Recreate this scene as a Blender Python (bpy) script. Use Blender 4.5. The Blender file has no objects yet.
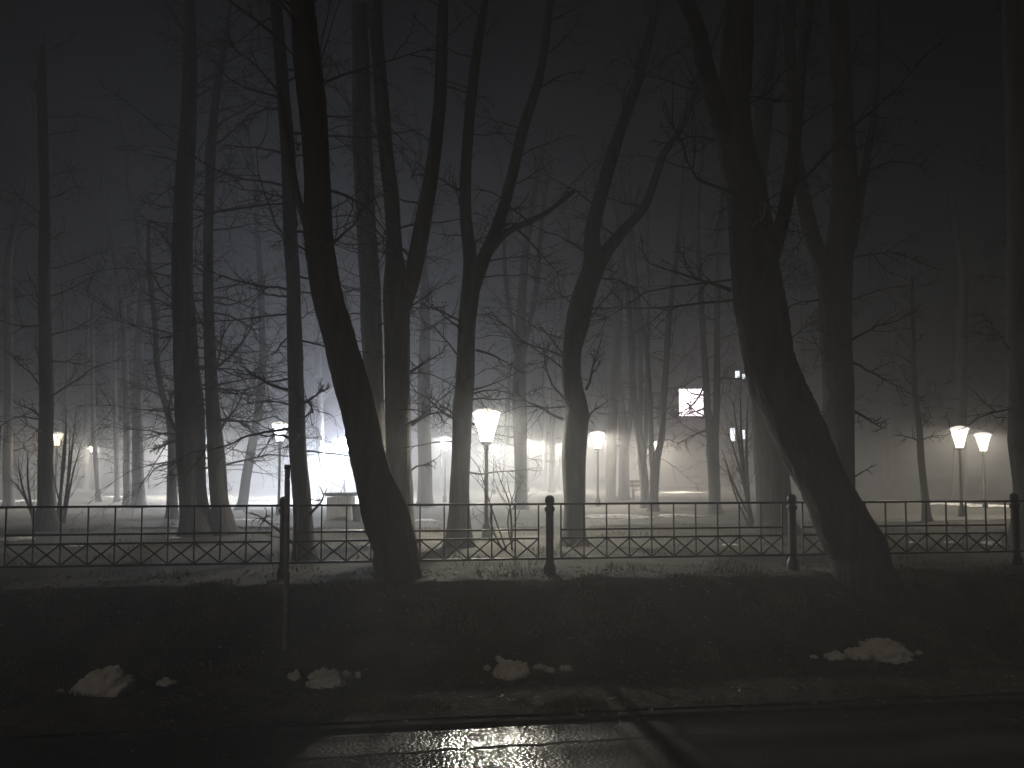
import bpy, bmesh, math, random
from mathutils import Vector, Matrix, noise

# ------------------------------------------------------------------ camera, world, light, exposure
S = bpy.context.scene
COL = S.collection
W_, H_, F = 1024, 768, 770.0
PITCH = math.radians(3.0)
CAMZ = 2.05
HORIZON = 470.0
CY = HORIZON - F * math.tan(PITCH)          # image row of the optical axis
cam_d = bpy.data.cameras.new('camera')
cam = bpy.data.objects.new('camera', cam_d)
COL.objects.link(cam)
cam.location = (0, 0, CAMZ)
cam.rotation_euler = (math.pi / 2 + PITCH, 0, 0)
cam_d.sensor_width = 36
cam_d.lens = F / W_ * 36
cam_d.shift_y = (CY - H_ / 2) / W_
cam_d.clip_start = 0.05
cam_d.clip_end = 1000
S.camera = cam

SUN_EL, SUN_AZ = math.radians(28), math.radians(205)     # faint glow of the night from behind the camera, a little to the left
world = bpy.data.worlds.new('World')
S.world = world
world.use_nodes = True
wn = world.node_tree
wn.nodes.clear()
wo = wn.nodes.new('ShaderNodeOutputWorld')
wb = wn.nodes.new('ShaderNodeBackground')
ws = wn.nodes.new('ShaderNodeTexSky')
ws.sky_type = 'NISHITA'
ws.sun_disc = False
ws.sun_elevation = SUN_EL
ws.sun_rotation = SUN_AZ
wb.inputs['Strength'].default_value = 0.00015
wn.links.new(ws.outputs[0], wb.inputs[0])
wn.links.new(wb.outputs[0], wo.inputs[0])
sun_d = bpy.data.lights.new('sun', 'SUN')
sun_d.energy = 0.17
sun_d.angle = math.radians(3)
sun_d.color = (1.0, 0.85, 0.66)
sun = bpy.data.objects.new('sun', sun_d)
COL.objects.link(sun)
d = Vector((math.sin(SUN_AZ) * math.cos(SUN_EL), math.cos(SUN_AZ) * math.cos(SUN_EL), math.sin(SUN_EL)))
sun.rotation_euler = d.to_track_quat('Z', 'Y').to_euler()

FOG_DENSITY, FOG_G = 0.017, 0.45
FLOOD = 27
LAMP_POWER = 1880.0
BULB_H = 0.682                                               # watts of one park lamp

S.view_settings.view_transform = 'Standard'
S.view_settings.look = 'None'
S.view_settings.gamma = 1
S.view_settings.exposure = -0.25
S.view_settings.use_curve_mapping = False
S.render.engine = 'CYCLES'
S.cycles.use_denoising = True
S.cycles.max_bounces = 4
S.cycles.diffuse_bounces = 2
S.cycles.glossy_bounces = 2
S.cycles.transmission_bounces = 2
S.cycles.transparent_max_bounces = 8
S.cycles.volume_bounces = 0
S.cycles.sample_clamp_indirect = 4.0

# ------------------------------------------------------------------ helpers
SP, CP = math.sin(PITCH), math.cos(PITCH)


def ray(px, py):
    vx, vy = (px - W_ / 2) / F, (CY - py) / F
    return Vector((vx, -SP * vy + CP, CP * vy + SP))


def at(px, py, Y):
    r = ray(px, py)
    return Vector((0, 0, CAMZ)) + r * (Y / r.y)


def on_z(px, py, z):
    r = ray(px, py)
    return Vector((0, 0, CAMZ)) + r * ((z - CAMZ) / r.z)


# the fence line: P0 is the post near the middle, T runs along it, N points into the park
P0 = Vector((0.464, 9.52, 0))
STEP = Vector((3.14, 0.428, 0))
T = STEP.normalized()
N = Vector((-T.y, T.x, 0))
ROAD_Z, VERGE_Z, PARK_Z = 0.0, 0.045, 0.78
KERB_W = -3.1


def uw(u, w, z=0):
    return Vector((P0.x, P0.y, 0)) + T * u + N * w + Vector((0, 0, z))


def to_uw(p):
    q = Vector((p.x - P0.x, p.y - P0.y, 0))
    return q.dot(T), q.dot(N)


def smooth(a, b, x):
    t = min(1, max(0, (x - a) / (b - a)))
    return t * t * (3 - 2 * t)


def ground_h(u, w):
    n1 = noise.noise(Vector((u * 0.9, w * 0.9, 3.1)))
    n2 = noise.noise(Vector((u * 3.7, w * 3.7, 7.7)))
    z = VERGE_Z + (PARK_Z - VERGE_Z) * smooth(-1.98, -0.34, w)
    k = smooth(-2.95, -2.6, w)
    bankness = smooth(-2.2, -1.7, w) * (1 - smooth(-0.6, -0.2, w))
    z += k * 0.02 * n1 + k * 0.008 * n2 + bankness * (0.03 * n1 + 0.02 * n2)
    far = smooth(0.4, 4, w)
    z += far * 0.05 * noise.noise(Vector((u * 0.22, w * 0.22, 1.3)))
    z += 0.02 * far * n1
    return z


def gz(p):
    u, w = to_uw(p)
    return ground_h(u, w)


class MB:
    def __init__(self):
        self.v, self.f = [], []

    def box(self, c, sx, sy, sz, ax=Vector((1, 0, 0)), ay=Vector((0, 1, 0)), az=Vector((0, 0, 1))):
        b = len(self.v)
        for k in (-1, 1):
            for j in (-1, 1):
                for i in (-1, 1):
                    self.v.append(Vector(c) + ax * (i * sx / 2) + ay * (j * sy / 2) + az * (k * sz / 2))
        for q in ((0, 2, 3, 1), (4, 5, 7, 6), (0, 1, 5, 4), (2, 6, 7, 3), (0, 4, 6, 2), (1, 3, 7, 5)):
            self.f.append([b + i for i in q])
        return self

    def bar(self, a, b_, wx, wy, side):
        d_ = (b_ - a)
        L = d_.length
        z = d_.normalized()
        y = z.cross(side).normalized()
        x = y.cross(z)
        return self.box((a + b_) / 2, wx, wy, L, x, y, z)

    def lathe(self, c, prof, n=16, caps=True):
        b = len(self.v)
        for (r, z) in prof:
            for i in range(n):
                a = 2 * math.pi * i / n
                self.v.append(Vector(c) + Vector((r * math.cos(a), r * math.sin(a), z)))
        for j in range(len(prof) - 1):
            for i in range(n):
                i2 = (i + 1) % n
                self.f.append([b + j * n + i, b + j * n + i2, b + (j + 1) * n + i2, b + (j + 1) * n + i])
        if caps:
            self.f.append([b + i for i in range(n)][::-1])
            k = b + (len(prof) - 1) * n
            self.f.append([k + i for i in range(n)])
        return self

    def tube(self, pts, rad, n=6, bump=None, close=True):
        b = len(self.v)
        m = len(pts)
        t0 = (pts[1] - pts[0]).normalized()
        x = t0.orthogonal().normalized()
        if n > 8:
            x = Vector((1, 0, 0)) - t0 * t0.x
            x.normalize()
        for j in range(m):
            t = (pts[min(j + 1, m - 1)] - pts[max(j - 1, 0)]).normalized()
            x = (x - t * x.dot(t))
            if x.length < 1e-6:
                x = t.orthogonal()
            x.normalize()
            y = t.cross(x)
            for i in range(n):
                a = 2 * math.pi * i / n
                r = rad[j]
                dv = x * math.cos(a) + y * math.sin(a)
                if bump:
                    r *= bump(pts[j] + dv * r, a, j / (m - 1), r)
                self.v.append(pts[j] + dv * r)
        for j in range(m - 1):
            for i in range(n):
                i2 = (i + 1) % n
                self.f.append([b + j * n + i, b + j * n + i2, b + (j + 1) * n + i2, b + (j + 1) * n + i])
        if close and n > 2:
            self.f.append([b + i for i in range(n)][::-1])
            k = b + (m - 1) * n
            self.f.append([k + i for i in range(n)])
        return self

    def build(self, name, mat, parent=None, origin=None, smooth_=False, bevel=0):
        o_ = Vector(origin) if origin is not None else (parent_origin(parent) if parent else Vector((0, 0, 0)))
        me = bpy.data.meshes.new(name)
        me.from_pydata([tuple(p - o_) for p in self.v], [], self.f)
        me.materials.append(mat)
        if smooth_:
            me.polygons.foreach_set('use_smooth', [True] * len(me.polygons))
        me.update()
        ob = bpy.data.objects.new(name, me)
        COL.objects.link(ob)
        if parent:
            ob.parent = parent
            ob.location = o_ - parent_origin(parent)
        else:
            ob.location = o_
        if bevel:
            md = ob.modifiers.new('bevel', 'BEVEL')
            md.width = bevel
            md.segments = 2
            md.limit_method = 'ANGLE'
        return ob


def parent_origin(p):
    o_ = Vector(p.location)
    while p.parent:
        p = p.parent
        o_ += Vector(p.location)
    return o_


def tag(o, label=None, cat=None, group=None, kind=None):
    if label: o['label'] = label
    if cat: o['category'] = cat
    if group: o['group'] = group
    if kind: o['kind'] = kind
    return o


def thing(name, label, cat, loc, group=None):
    o = bpy.data.objects.new(name, None)
    o.empty_display_size = 0.2
    COL.objects.link(o)
    o.location = loc
    return tag(o, label, cat, group)


# ------------------------------------------------------------------ materials
def principled(name, col, rough=0.8, metal=0.0):
    m = bpy.data.materials.new(name)
    m.use_nodes = True
    p = m.node_tree.nodes['Principled BSDF']
    p.inputs['Base Color'].default_value = (*col, 1)
    p.inputs['Roughness'].default_value = rough
    p.inputs['Metallic'].default_value = metal
    return m, m.node_tree, p


def textured(name, ca, cb, scale, rough=0.85, bump=0.4, bdist=0.02, stretch=(1, 1, 1), detail=6, bscale=None, lo=0.35, hi=0.65):
    m, nt, p = principled(name, ca, rough)
    tc = nt.nodes.new('ShaderNodeTexCoord')
    mp = nt.nodes.new('ShaderNodeMapping')
    mp.inputs['Scale'].default_value = stretch
    nt.links.new(tc.outputs['Object'], mp.inputs[0])
    nz = nt.nodes.new('ShaderNodeTexNoise')
    nz.inputs['Scale'].default_value = scale
    nz.inputs['Detail'].default_value = detail
    nt.links.new(mp.outputs[0], nz.inputs['Vector'])
    cr = nt.nodes.new('ShaderNodeValToRGB')
    cr.color_ramp.elements[0].position = lo
    cr.color_ramp.elements[0].color = (*ca, 1)
    cr.color_ramp.elements[1].position = hi
    cr.color_ramp.elements[1].color = (*cb, 1)
    nt.links.new(nz.outputs['Fac'], cr.inputs[0])
    nt.links.new(cr.outputs[0], p.inputs['Base Color'])
    n2 = nt.nodes.new('ShaderNodeTexNoise')
    n2.inputs['Scale'].default_value = bscale or scale * 2
    n2.inputs['Detail'].default_value = detail
    nt.links.new(mp.outputs[0], n2.inputs['Vector'])
    bp = nt.nodes.new('ShaderNodeBump')
    bp.inputs['Strength'].default_value = bump
    bp.inputs['Distance'].default_value = bdist
    nt.links.new(n2.outputs['Fac'], bp.inputs['Height'])
    nt.links.new(bp.outputs[0], p.inputs['Normal'])
    return m


M = {}
M['bark'] = textured('bark', (0.022, 0.019, 0.016), (0.065, 0.058, 0.05), 9, 0.9, 0.9, 0.03, (1, 1, 0.16))
M['twig'] = principled('twig', (0.03, 0.026, 0.023), 0.85)[0]
M['iron'] = textured('painted_iron', (0.006, 0.006, 0.006), (0.016, 0.014, 0.012), 30, 0.55, 0.2, 0.003)
M['steel'] = textured('galvanised_steel', (0.28, 0.26, 0.25), (0.42, 0.40, 0.38), 20, 0.5, 0.15, 0.002)
M['snow'] = textured('old_snow', (0.62, 0.60, 0.57), (0.90, 0.89, 0.87), 6, 0.75, 0.7, 0.03, lo=0.3, hi=0.62)
M['soil'] = textured('soil_and_grass', (0.022, 0.018, 0.013), (0.060, 0.055, 0.028), 2.4, 0.95, 0.9, 0.04, bscale=22)
nt = M['soil'].node_tree
ps = nt.nodes['Principled BSDF']
src = ps.inputs['Base Color'].links[0].from_socket
tc = nt.nodes.new('ShaderNodeTexCoord')
sx = nt.nodes.new('ShaderNodeSeparateXYZ')
nt.links.new(tc.outputs['Object'], sx.inputs[0])
hr = nt.nodes.new('ShaderNodeMapRange')                     # lamplit paleness put into the level lawn's colour as patchy frost, none on bank
hr.inputs['From Min'].default_value = 0.66
hr.inputs['From Max'].default_value = 0.76
nt.links.new(sx.outputs['Z'], hr.inputs[0])
fn = nt.nodes.new('ShaderNodeTexNoise')
fn.inputs['Scale'].default_value = 1.1
fn.inputs['Detail'].default_value = 9
fn.inputs['Roughness'].default_value = 0.7
nt.links.new(tc.outputs['Object'], fn.inputs['Vector'])
fr = nt.nodes.new('ShaderNodeMapRange')
fr.inputs['From Min'].default_value = 0.40
fr.inputs['From Max'].default_value = 0.70
fr.inputs['To Min'].default_value = 0.0
fr.inputs['To Max'].default_value = 0.26
nt.links.new(fn.outputs['Fac'], fr.inputs[0])
mu = nt.nodes.new('ShaderNodeMath')
mu.operation = 'MULTIPLY'
nt.links.new(hr.outputs[0], mu.inputs[0])
nt.links.new(fr.outputs[0], mu.inputs[1])
mx = nt.nodes.new('ShaderNodeMixRGB')
nt.links.new(mu.outputs[0], mx.inputs[0])
nt.links.new(src, mx.inputs[1])
mx.inputs[2].default_value = (0.24, 0.24, 0.235, 1)
nt.links.new(mx.outputs[0], ps.inputs['Base Color'])
M['grass'] = textured('grass_blades', (0.07, 0.068, 0.025), (0.17, 0.15, 0.06), 3, 0.8, 0.0)
M['kerb'] = textured('kerb_concrete', (0.018, 0.016, 0.015), (0.04, 0.037, 0.034), 7, 0.9, 0.3, 0.006)
M['path'] = textured('park_path', (0.03, 0.03, 0.029), (0.075, 0.073, 0.07), 1.7, 0.8, 0.5, 0.01, bscale=40)
M['concrete'] = textured('pale_concrete', (0.30, 0.29, 0.28), (0.45, 0.44, 0.43), 5, 0.85, 0.3, 0.006)
M['plaster'] = textured('dark_plaster', (0.08, 0.078, 0.075), (0.13, 0.125, 0.12), 1.5, 0.9, 0.2, 0.006)
M['wood'] = textured('bench_wood', (0.06, 0.04, 0.025), (0.12, 0.08, 0.05), 12, 0.7, 0.3, 0.003, (0.2, 1, 1))
M['glass_dark'] = principled('dark_window_glass', (0.02, 0.022, 0.025), 0.1)[0]


WET = (-0.25, 5.7)


def make_asphalt():
    m, nt, p = principled('wet_asphalt', (0.03, 0.03, 0.03), 0.4)
    tc = nt.nodes.new('ShaderNodeTexCoord')
    big = nt.nodes.new('ShaderNodeTexNoise')
    big.inputs['Scale'].default_value = 0.9
    big.inputs['Detail'].default_value = 5
    mp = nt.nodes.new('ShaderNodeMapping')
    mp.inputs['Rotation'].default_value = (0, 0, -math.atan2(T.y, T.x))
    mp.inputs['Scale'].default_value = (0.35, 3.0, 1)
    nt.links.new(tc.outputs['Object'], mp.inputs[0])
    nt.links.new(mp.outputs[0], big.inputs['Vector'])
    # a wet stretch in the middle of the view, dry road elsewhere
    sep = nt.nodes.new('ShaderNodeVectorMath')
    sep.operation = 'DISTANCE'
    flat = nt.nodes.new('ShaderNodeMapping')
    flat.inputs['Scale'].default_value = (0.75, 0.4, 1)
    nt.links.new(tc.outputs['Object'], flat.inputs[0])
    nt.links.new(flat.outputs[0], sep.inputs[0])
    sep.inputs[1].default_value = (WET[0] * 0.75, WET[1] * 0.4, 0)
    wob = nt.nodes.new('ShaderNodeTexNoise')
    wob.inputs['Scale'].default_value = 1.6
    wob.inputs['Detail'].default_value = 4
    nt.links.new(tc.outputs['Object'], wob.inputs['Vector'])
    add = nt.nodes.new('ShaderNodeMath')
    add.operation = 'MULTIPLY_ADD'
    nt.links.new(wob.outputs['Fac'], add.inputs[0])
    add.inputs[1].default_value = 0.7
    nt.links.new(sep.outputs['Value'], add.inputs[2])
    add2 = nt.nodes.new('ShaderNodeMath')
    add2.operation = 'MULTIPLY_ADD'
    nt.links.new(big.outputs['Fac'], add2.inputs[0])
    add2.inputs[1].default_value = 0.25
    nt.links.new(add.outputs[0], add2.inputs[2])
    rr = nt.nodes.new('ShaderNodeMapRange')
    rr.inputs['From Min'].default_value = 0.62
    rr.inputs['From Max'].default_value = 1.62
    rr.inputs['To Min'].default_value = 0.11
    rr.inputs['To Max'].default_value = 0.75
    nt.links.new(add2.outputs[0], rr.inputs[0])
    nt.links.new(rr.outputs[0], p.inputs['Roughness'])
    sp = nt.nodes.new('ShaderNodeMapRange')
    sp.inputs['From Min'].default_value = 0.62
    sp.inputs['From Max'].default_value = 1.62
    sp.inputs['To Min'].default_value = 1.0
    sp.inputs['To Max'].default_value = 0.15
    nt.links.new(add2.outputs[0], sp.inputs[0])
    nt.links.new(sp.outputs[0], p.inputs['Specular IOR Level'])
    fine = nt.nodes.new('ShaderNodeTexVoronoi')
    fine.inputs['Scale'].default_value = 36
    nt.links.new(tc.outputs['Object'], fine.inputs['Vector'])
    cr = nt.nodes.new('ShaderNodeValToRGB')
    cr.color_ramp.elements[0].color = (0.05, 0.047, 0.043, 1)
    cr.color_ramp.elements[1].color = (0.016, 0.015, 0.014, 1)
    nt.links.new(fine.outputs['Distance'], cr.inputs[0])
    nt.links.new(cr.outputs[0], p.inputs['Base Color'])
    bp = nt.nodes.new('ShaderNodeBump')
    bp.inputs['Strength'].default_value = 0.5
    bp.inputs['Distance'].default_value = 0.006
    bp.invert = True
    nt.links.new(fine.outputs['Distance'], bp.inputs['Height'])
    nt.links.new(bp.outputs[0], p.inputs['Normal'])
    return m


M['asphalt'] = make_asphalt()


def lamp_glass(name, col, strength):
    m = bpy.data.materials.new(name)
    m.use_nodes = True
    nt = m.node_tree
    nt.nodes.clear()
    out = nt.nodes.new('ShaderNodeOutputMaterial')
    mix = nt.nodes.new('ShaderNodeMixShader')
    tr = nt.nodes.new('ShaderNodeBsdfTransparent')
    tr.inputs[0].default_value = (0.95, 0.95, 0.95, 1)
    em = nt.nodes.new('ShaderNodeEmission')
    em.inputs[0].default_value = (*col, 1)
    em.inputs[1].default_value = strength
    mix.inputs[0].default_value = 0.3
    nt.links.new(tr.outputs[0], mix.inputs[1])
    nt.links.new(em.outputs[0], mix.inputs[2])
    nt.links.new(mix.outputs[0], out.inputs[0])
    return m


def emitter(name, col, strength):
    m = bpy.data.materials.new(name)
    m.use_nodes = True
    nt = m.node_tree
    nt.nodes.clear()
    out = nt.nodes.new('ShaderNodeOutputMaterial')
    em = nt.nodes.new('ShaderNodeEmission')
    em.inputs[0].default_value = (*col, 1)
    em.inputs[1].default_value = strength
    nt.links.new(em.outputs[0], out.inputs[0])
    return m


M['hat_bloom'] = emitter('lamp_hat_bloom', (1.0, 0.96, 0.88), 1.6)  # lamp hats made to glow in place of the bloom around the lanterns


# ------------------------------------------------------------------ setting: ground, road, kerb, path, haze
def axis(a, b, stops):
    out = [a]
    while out[-1] < b:
        x = out[-1]
        step = next(s for (lim, s) in stops if x < lim)
        out.append(min(b, x + step))
    return out


us = axis(-170, 170, [(-60, 11), (-14, 2), (14, 0.16), (60, 2), (1e9, 12)])
wsx = axis(-2.99, 240, [(0.3, 0.09), (3, 0.25), (30, 1.0), (80, 4), (1e9, 20)])
mb = MB()
for w in wsx:
    for u in us:
        mb.v.append(uw(u, w, ground_h(u, w)))
nu = len(us)
for j in range(len(wsx) - 1):
    for i in range(nu - 1):
        mb.f.append([j * nu + i, j * nu + i + 1, (j + 1) * nu + i + 1, (j + 1) * nu + i])
tag(mb.build('ground', M['soil'], smooth_=True), kind='structure')

mb = MB()
for (u, w) in ((-60, -10.2), (60, -10.2), (60, KERB_W), (-60, KERB_W)):
    mb.v.append(uw(u, w, ROAD_Z))
mb.f.append([0, 1, 2, 3])
tag(mb.build('road', M['asphalt']), kind='structure')
mb = MB()
rk = random.Random(5)
u = -40.0
while u < 40:
    L = 1.0
    z = VERGE_Z - 0.10 + rk.uniform(-0.006, 0.006)
    mb.box(uw(u + L / 2, KERB_W + 0.055 + rk.uniform(-.004, .004), z), L - 0.004, 0.11, 0.17, T, N)
    u += L
tag(mb.build('kerb', M['kerb'], bevel=0.012), kind='structure')

# wet park path crossing behind the near lamps
mb = MB()
pts = [(-60, 13.5), (-24, 10.5), (-10, 9.2), (0, 8.6), (9, 8.8), (20, 10), (60, 13)]
for i in range(len(pts) - 1):
    for s in range(12):
        t = s / 12
        u = pts[i][0] * (1 - t) + pts[i + 1][0] * t
        w = pts[i][1] * (1 - t) + pts[i + 1][1] * t
        for e in (-1.1, -0.4, 0.4, 1.1):
            mb.v.append(uw(u, w + e, ground_h(u, w + e) + 0.02))
rows = len(mb.v) // 4
for r in range(rows - 1):
    for k in range(3):
        mb.f.append([r * 4 + k, (r + 1) * 4 + k, (r + 1) * 4 + k + 1, r * 4 + k + 1])
tag(mb.build('path', M['path']), kind='structure')

a_, b_ = on_z(330, 757.5, 0), on_z(660, 736.5, 0)
mb = MB()
rs = random.Random(8)
for i in range(41):
    t = i / 40 * 1.5 - 0.25
    p = a_.lerp(b_, t) + N * (0.009 * math.sin(i * 1.3) + rs.uniform(-.008, .008))
    hw = 0.013 + rs.uniform(-.006, .006)
    mb.v += [p - N * hw + Vector((0, 0, .004)), p + N * hw + Vector((0, 0, .004))]
for i in range(40):
    mb.f.append([2 * i, 2 * i + 2, 2 * i + 3, 2 * i + 1])
tag(mb.build('road_seam', textured('old_tar', (0.012, 0.012, 0.011), (0.03, 0.028, 0.026), 20, 0.8, 0.5, 0.004)), kind='structure')

fogm = bpy.data.materials.new('fog')
fogm.use_nodes = True
fogm.node_tree.nodes.clear()
fo = fogm.node_tree.nodes.new('ShaderNodeOutputMaterial')
pv = fogm.node_tree.nodes.new('ShaderNodeVolumePrincipled')
pv.inputs['Color'].default_value = (0.91, 0.92, 0.96, 1)
pv.inputs['Density'].default_value = FOG_DENSITY
pv.inputs['Anisotropy'].default_value = FOG_G
fogm.node_tree.links.new(pv.outputs[0], fo.inputs['Volume'])
mb = MB().box((0, 122, 7.75), 400, 262, 18.5)
hz = tag(mb.build('haze', fogm, origin=(0, 122, 7.75)), kind='stuff')

# ------------------------------------------------------------------ the fence
fence = thing('iron_fence', 'low black iron railing with crossed braces and ball topped posts above the road bank', 'fence', uw(0, 0, PARK_Z))
POST_K = range(-3, 4)


def fence_base(u):
    return PARK_Z + 0.02


SPACING = STEP.length
for k in POST_K:
    c = uw(k * SPACING, 0, 0)
    zb = fence_base(0)
    mb = MB().lathe((c.x, c.y, zb - 0.25), [(0.075, 0), (0.075, 0.31), (0.066, 0.34), (0.052, 0.37), (0.048, 0.42), (0.048, 0.985), (0.060, 0.995), (0.064, 1.02), (0.060, 1.045), (0.045, 1.055), (0.045, 1.075)], 18)
    post = mb.build('post', M['iron'], fence, origin=c + Vector((0, 0, zb)), smooth_=False)
    mb = MB().lathe((c.x, c.y, zb + 0.845), [(0.045, -0.02), (0.055, 0.0), (0.060, 0.03), (0.056, 0.06), (0.040, 0.085), (0.014, 0.097)], 18)
    mb.build('finial', M['iron'], post, smooth_=True)
ZT, Z2, Z3, ZB = 1.632, 1.318, 1.213, 0.965      # rail heights
for k in list(POST_K)[:-1]:
    ua, ub = k * SPACING, (k + 1) * SPACING
    pa, pb = ua + 0.14, ub - 0.14
    org = uw((ua + ub) / 2, 0, ZB)
    pan = MB()
    pan.box(uw((ua + ub) / 2, 0, ZT), SPACING - 0.08, 0.035, 0.026, T, N)
    panel = pan.build('panel', M['iron'], fence, origin=org)
    for z in (Z2, Z3):
        MB().box(uw((ua + ub) / 2, 0, z), pb - pa, 0.022, 0.022, T, N).build('rail', M['iron'], panel)
    MB().box(uw((ua + ub) / 2, 0, ZB), SPACING - 0.08, 0.035, 0.026, T, N).build('rail', M['iron'], panel)
    for i in range(11):
        u = pa + (pb - pa) * i / 10
        MB().bar(uw(u, 0, ZB + 0.013), uw(u, 0, ZT - 0.013), 0.016, 0.016, T).build('picket', M['iron'], panel)
    for i in range(10):
        u0 = pa + (pb - pa) * i / 10 + 0.012
        u1 = pa + (pb - pa) * (i + 1) / 10 - 0.012
        x = MB()
        x.bar(uw(u0, -0.006, ZB + 0.016), uw(u1, -0.006, Z3 - 0.013), 0.018, 0.009, T)
        x.bar(uw(u0, 0.006, Z3 - 0.013), uw(u1, 0.006, ZB + 0.016), 0.018, 0.009, T)
        x.build('cross_brace', M['iron'], panel)

# thin steel pole standing at the foot of the bank
pb_ = on_z(285.5, 672, VERGE_Z)
pole = thing('steel_pole', 'thin bare grey steel pole standing at the foot of the bank before a fence post', 'pole', pb_)
ptop = at(287.5, 466, pb_.y)
MB().tube([pb_ - Vector((0, 0, .2)), (pb_ + ptop) / 2, ptop], [0.028, 0.028, 0.028], 12).build('shaft', M['steel'], pole, smooth_=True)
MB().lathe(ptop, [(0.033, -0.03), (0.033, 0.0), (0.022, 0.015)], 12).build('cap', M['iron'], pole)
MB().lathe(pb_, [(0.05, -0.02), (0.05, 0.03), (0.034, 0.05)], 12).build('base_collar', M['steel'], pole)

# ------------------------------------------------------------------ lamps
GLASS_W = 12.0
LAMPS = [
    # px, py of lantern centre, depth, lantern width px, power factor, colour, label
    (486.5, 427.5, 14.6, 26.5, 0.7, (1.0, 0.95, 0.80), 'tall nearest park lamp with wide tapered glass lantern burning between two bare trees'),
    (959.5, 438.5, 21, 17.5, 0.3, (1.0, 0.89, 0.68), 'lit lantern on a slim pole at the right, nearer of the pair'),
    (983, 443, 26, 15, 0.5, (1.0, 0.90, 0.72), 'smaller lit lantern just behind the lantern on the slim pole at the right'),
    (597.5, 441, 27, 14, 1.2, (1.0, 0.92, 0.76), 'glowing lantern just right of the kinked bare tree in the middle'),
    (528, 444, 46, 7, 2.6, (1.0, 0.96, 0.86), 'tiny far lantern at the right edge of the faint straight trunk'),
    (560, 448, 48, 6, 2.4, (1.0, 0.93, 0.78), 'tiny far lantern touching the left edge of the kinked bare tree'),
    (657, 446, 44, 7, 2.2, (1.0, 0.86, 0.68), 'small far lantern seen inside the fork of a bare tree'),
    (494, 449, 40, 7, 2.0, (1.0, 0.98, 0.9), 'small far lantern just right of the nearest lamp pole'),
    (445, 444, 31, 11, 1.5, (1.0, 0.99, 0.95), 'hazy lantern just left of the straight trunk by the nearest lamp'),
    (280, 433, 22, 16, 0.25, (0.92, 0.96, 1.0), 'lit lantern on a pole seen through twigs left of the thin steel pole'),
    (57, 440, 26, 11, 0.35, (1.0, 0.80, 0.50), 'yellowish lit lantern at the far left beside a dark trunk'),
    (92, 450, 50, 5, 1.5, (1.0, 0.95, 0.8), 'faint tiny lantern among thin trunks at the left'),
    (187, 444, 36, 7, 5.0, (1.0, 0.97, 0.9), 'small lantern showing through the gap between two thick trunks at the left'),
]


def make_lamp(px, py, Y, wpx, power, col, label, idx):
    c = at(px, py, Y)
    s = wpx * Y / F / 0.58                     # lantern width from the picture; 1 = 0.58 m wide
    s = min(1.08, max(0.62, s))
    base = Vector((c.x, c.y, 0))
    base.z = gz(base) - 0.02
    o = thing('park_lamp', label, 'lamp', base, 'park lamps in the fog')
    zb = c.z - 0.37 * s                         # underside of the lantern
    h = zb - base.z
    MB().lathe(base, [(0.085, 0), (0.085, 0.25), (0.07, 0.29), (0.046, 0.33), (0.040, 0.6), (0.034, h - 0.12), (0.045, h - 0.10), (0.045, h - 0.06), (0.034, h - 0.04), (0.034, h)], 14).build('pole', M['iron'], o, smooth_=True)
    hd = MB().lathe((c.x, c.y, zb), [(0.035, -0.02), (0.10 * s, 0.0), (0.125 * s, 0.03), (0.125 * s, 0.05)], 14).build('lantern_holder', M['iron'], o)
    gm = lamp_glass('lamp_glass', col, GLASS_W)
    g = MB()
    n = 6
    prof = [(0.125 * s, 0.05), (0.29 * s, 0.66 * s)]
    g.lathe((c.x, c.y, zb), prof, n, caps=False)
    glass = g.build('lantern_glass', gm, o)
    fr = MB()
    for i in range(n):
        a = 2 * math.pi * i / n
        e = Vector((math.cos(a), math.sin(a), 0))
        p0_ = Vector((c.x, c.y, zb)) + e * (0.127 * s) + Vector((0, 0, 0.05))
        p1_ = Vector((c.x, c.y, zb)) + e * (0.294 * s) + Vector((0, 0, 0.66 * s))
        fr.tube([p0_, p1_], [0.006, 0.006], 4)
    fr.build('lantern_frame', M['iron'], o)
    MB().lathe((c.x, c.y, zb + 0.662 * s), [(0.298 * s, 0.0), (0.315 * s, 0), (0.315 * s, 0.02), (0.24 * s, 0.08 * s), (0.10 * s, 0.115 * s), (0.04 * s, 0.13 * s), (0.035 * s, 0.115 * s), (0.10 * s, 0.10 * s), (0.235 * s, 0.068 * s), (0.298 * s, 0.0)], 18, caps=False).build('hat', M['hat_bloom'], o)
    MB().lathe((c.x, c.y, zb + 0.775 * s), [(0.04 * s, 0), (0.04 * s, 0.012), (0.018 * s, 0.02), (0.016 * s, 0.03), (0.004, 0.045)], 10).build('finial', M['iron'], o)
    ld = bpy.data.lights.new('lamp_bulb', 'POINT')
    ld.energy = LAMP_POWER * power
    ld.color = col
    ld.shadow_soft_size = 0.07
    lo = bpy.data.objects.new('lamp_bulb', ld)
    COL.objects.link(lo)
    lo.parent = o
    lo.location = Vector((c.x, c.y, zb + BULB_H * s)) - base
    return o


for i, a in enumerate(LAMPS):
    make_lamp(*a, i)

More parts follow.
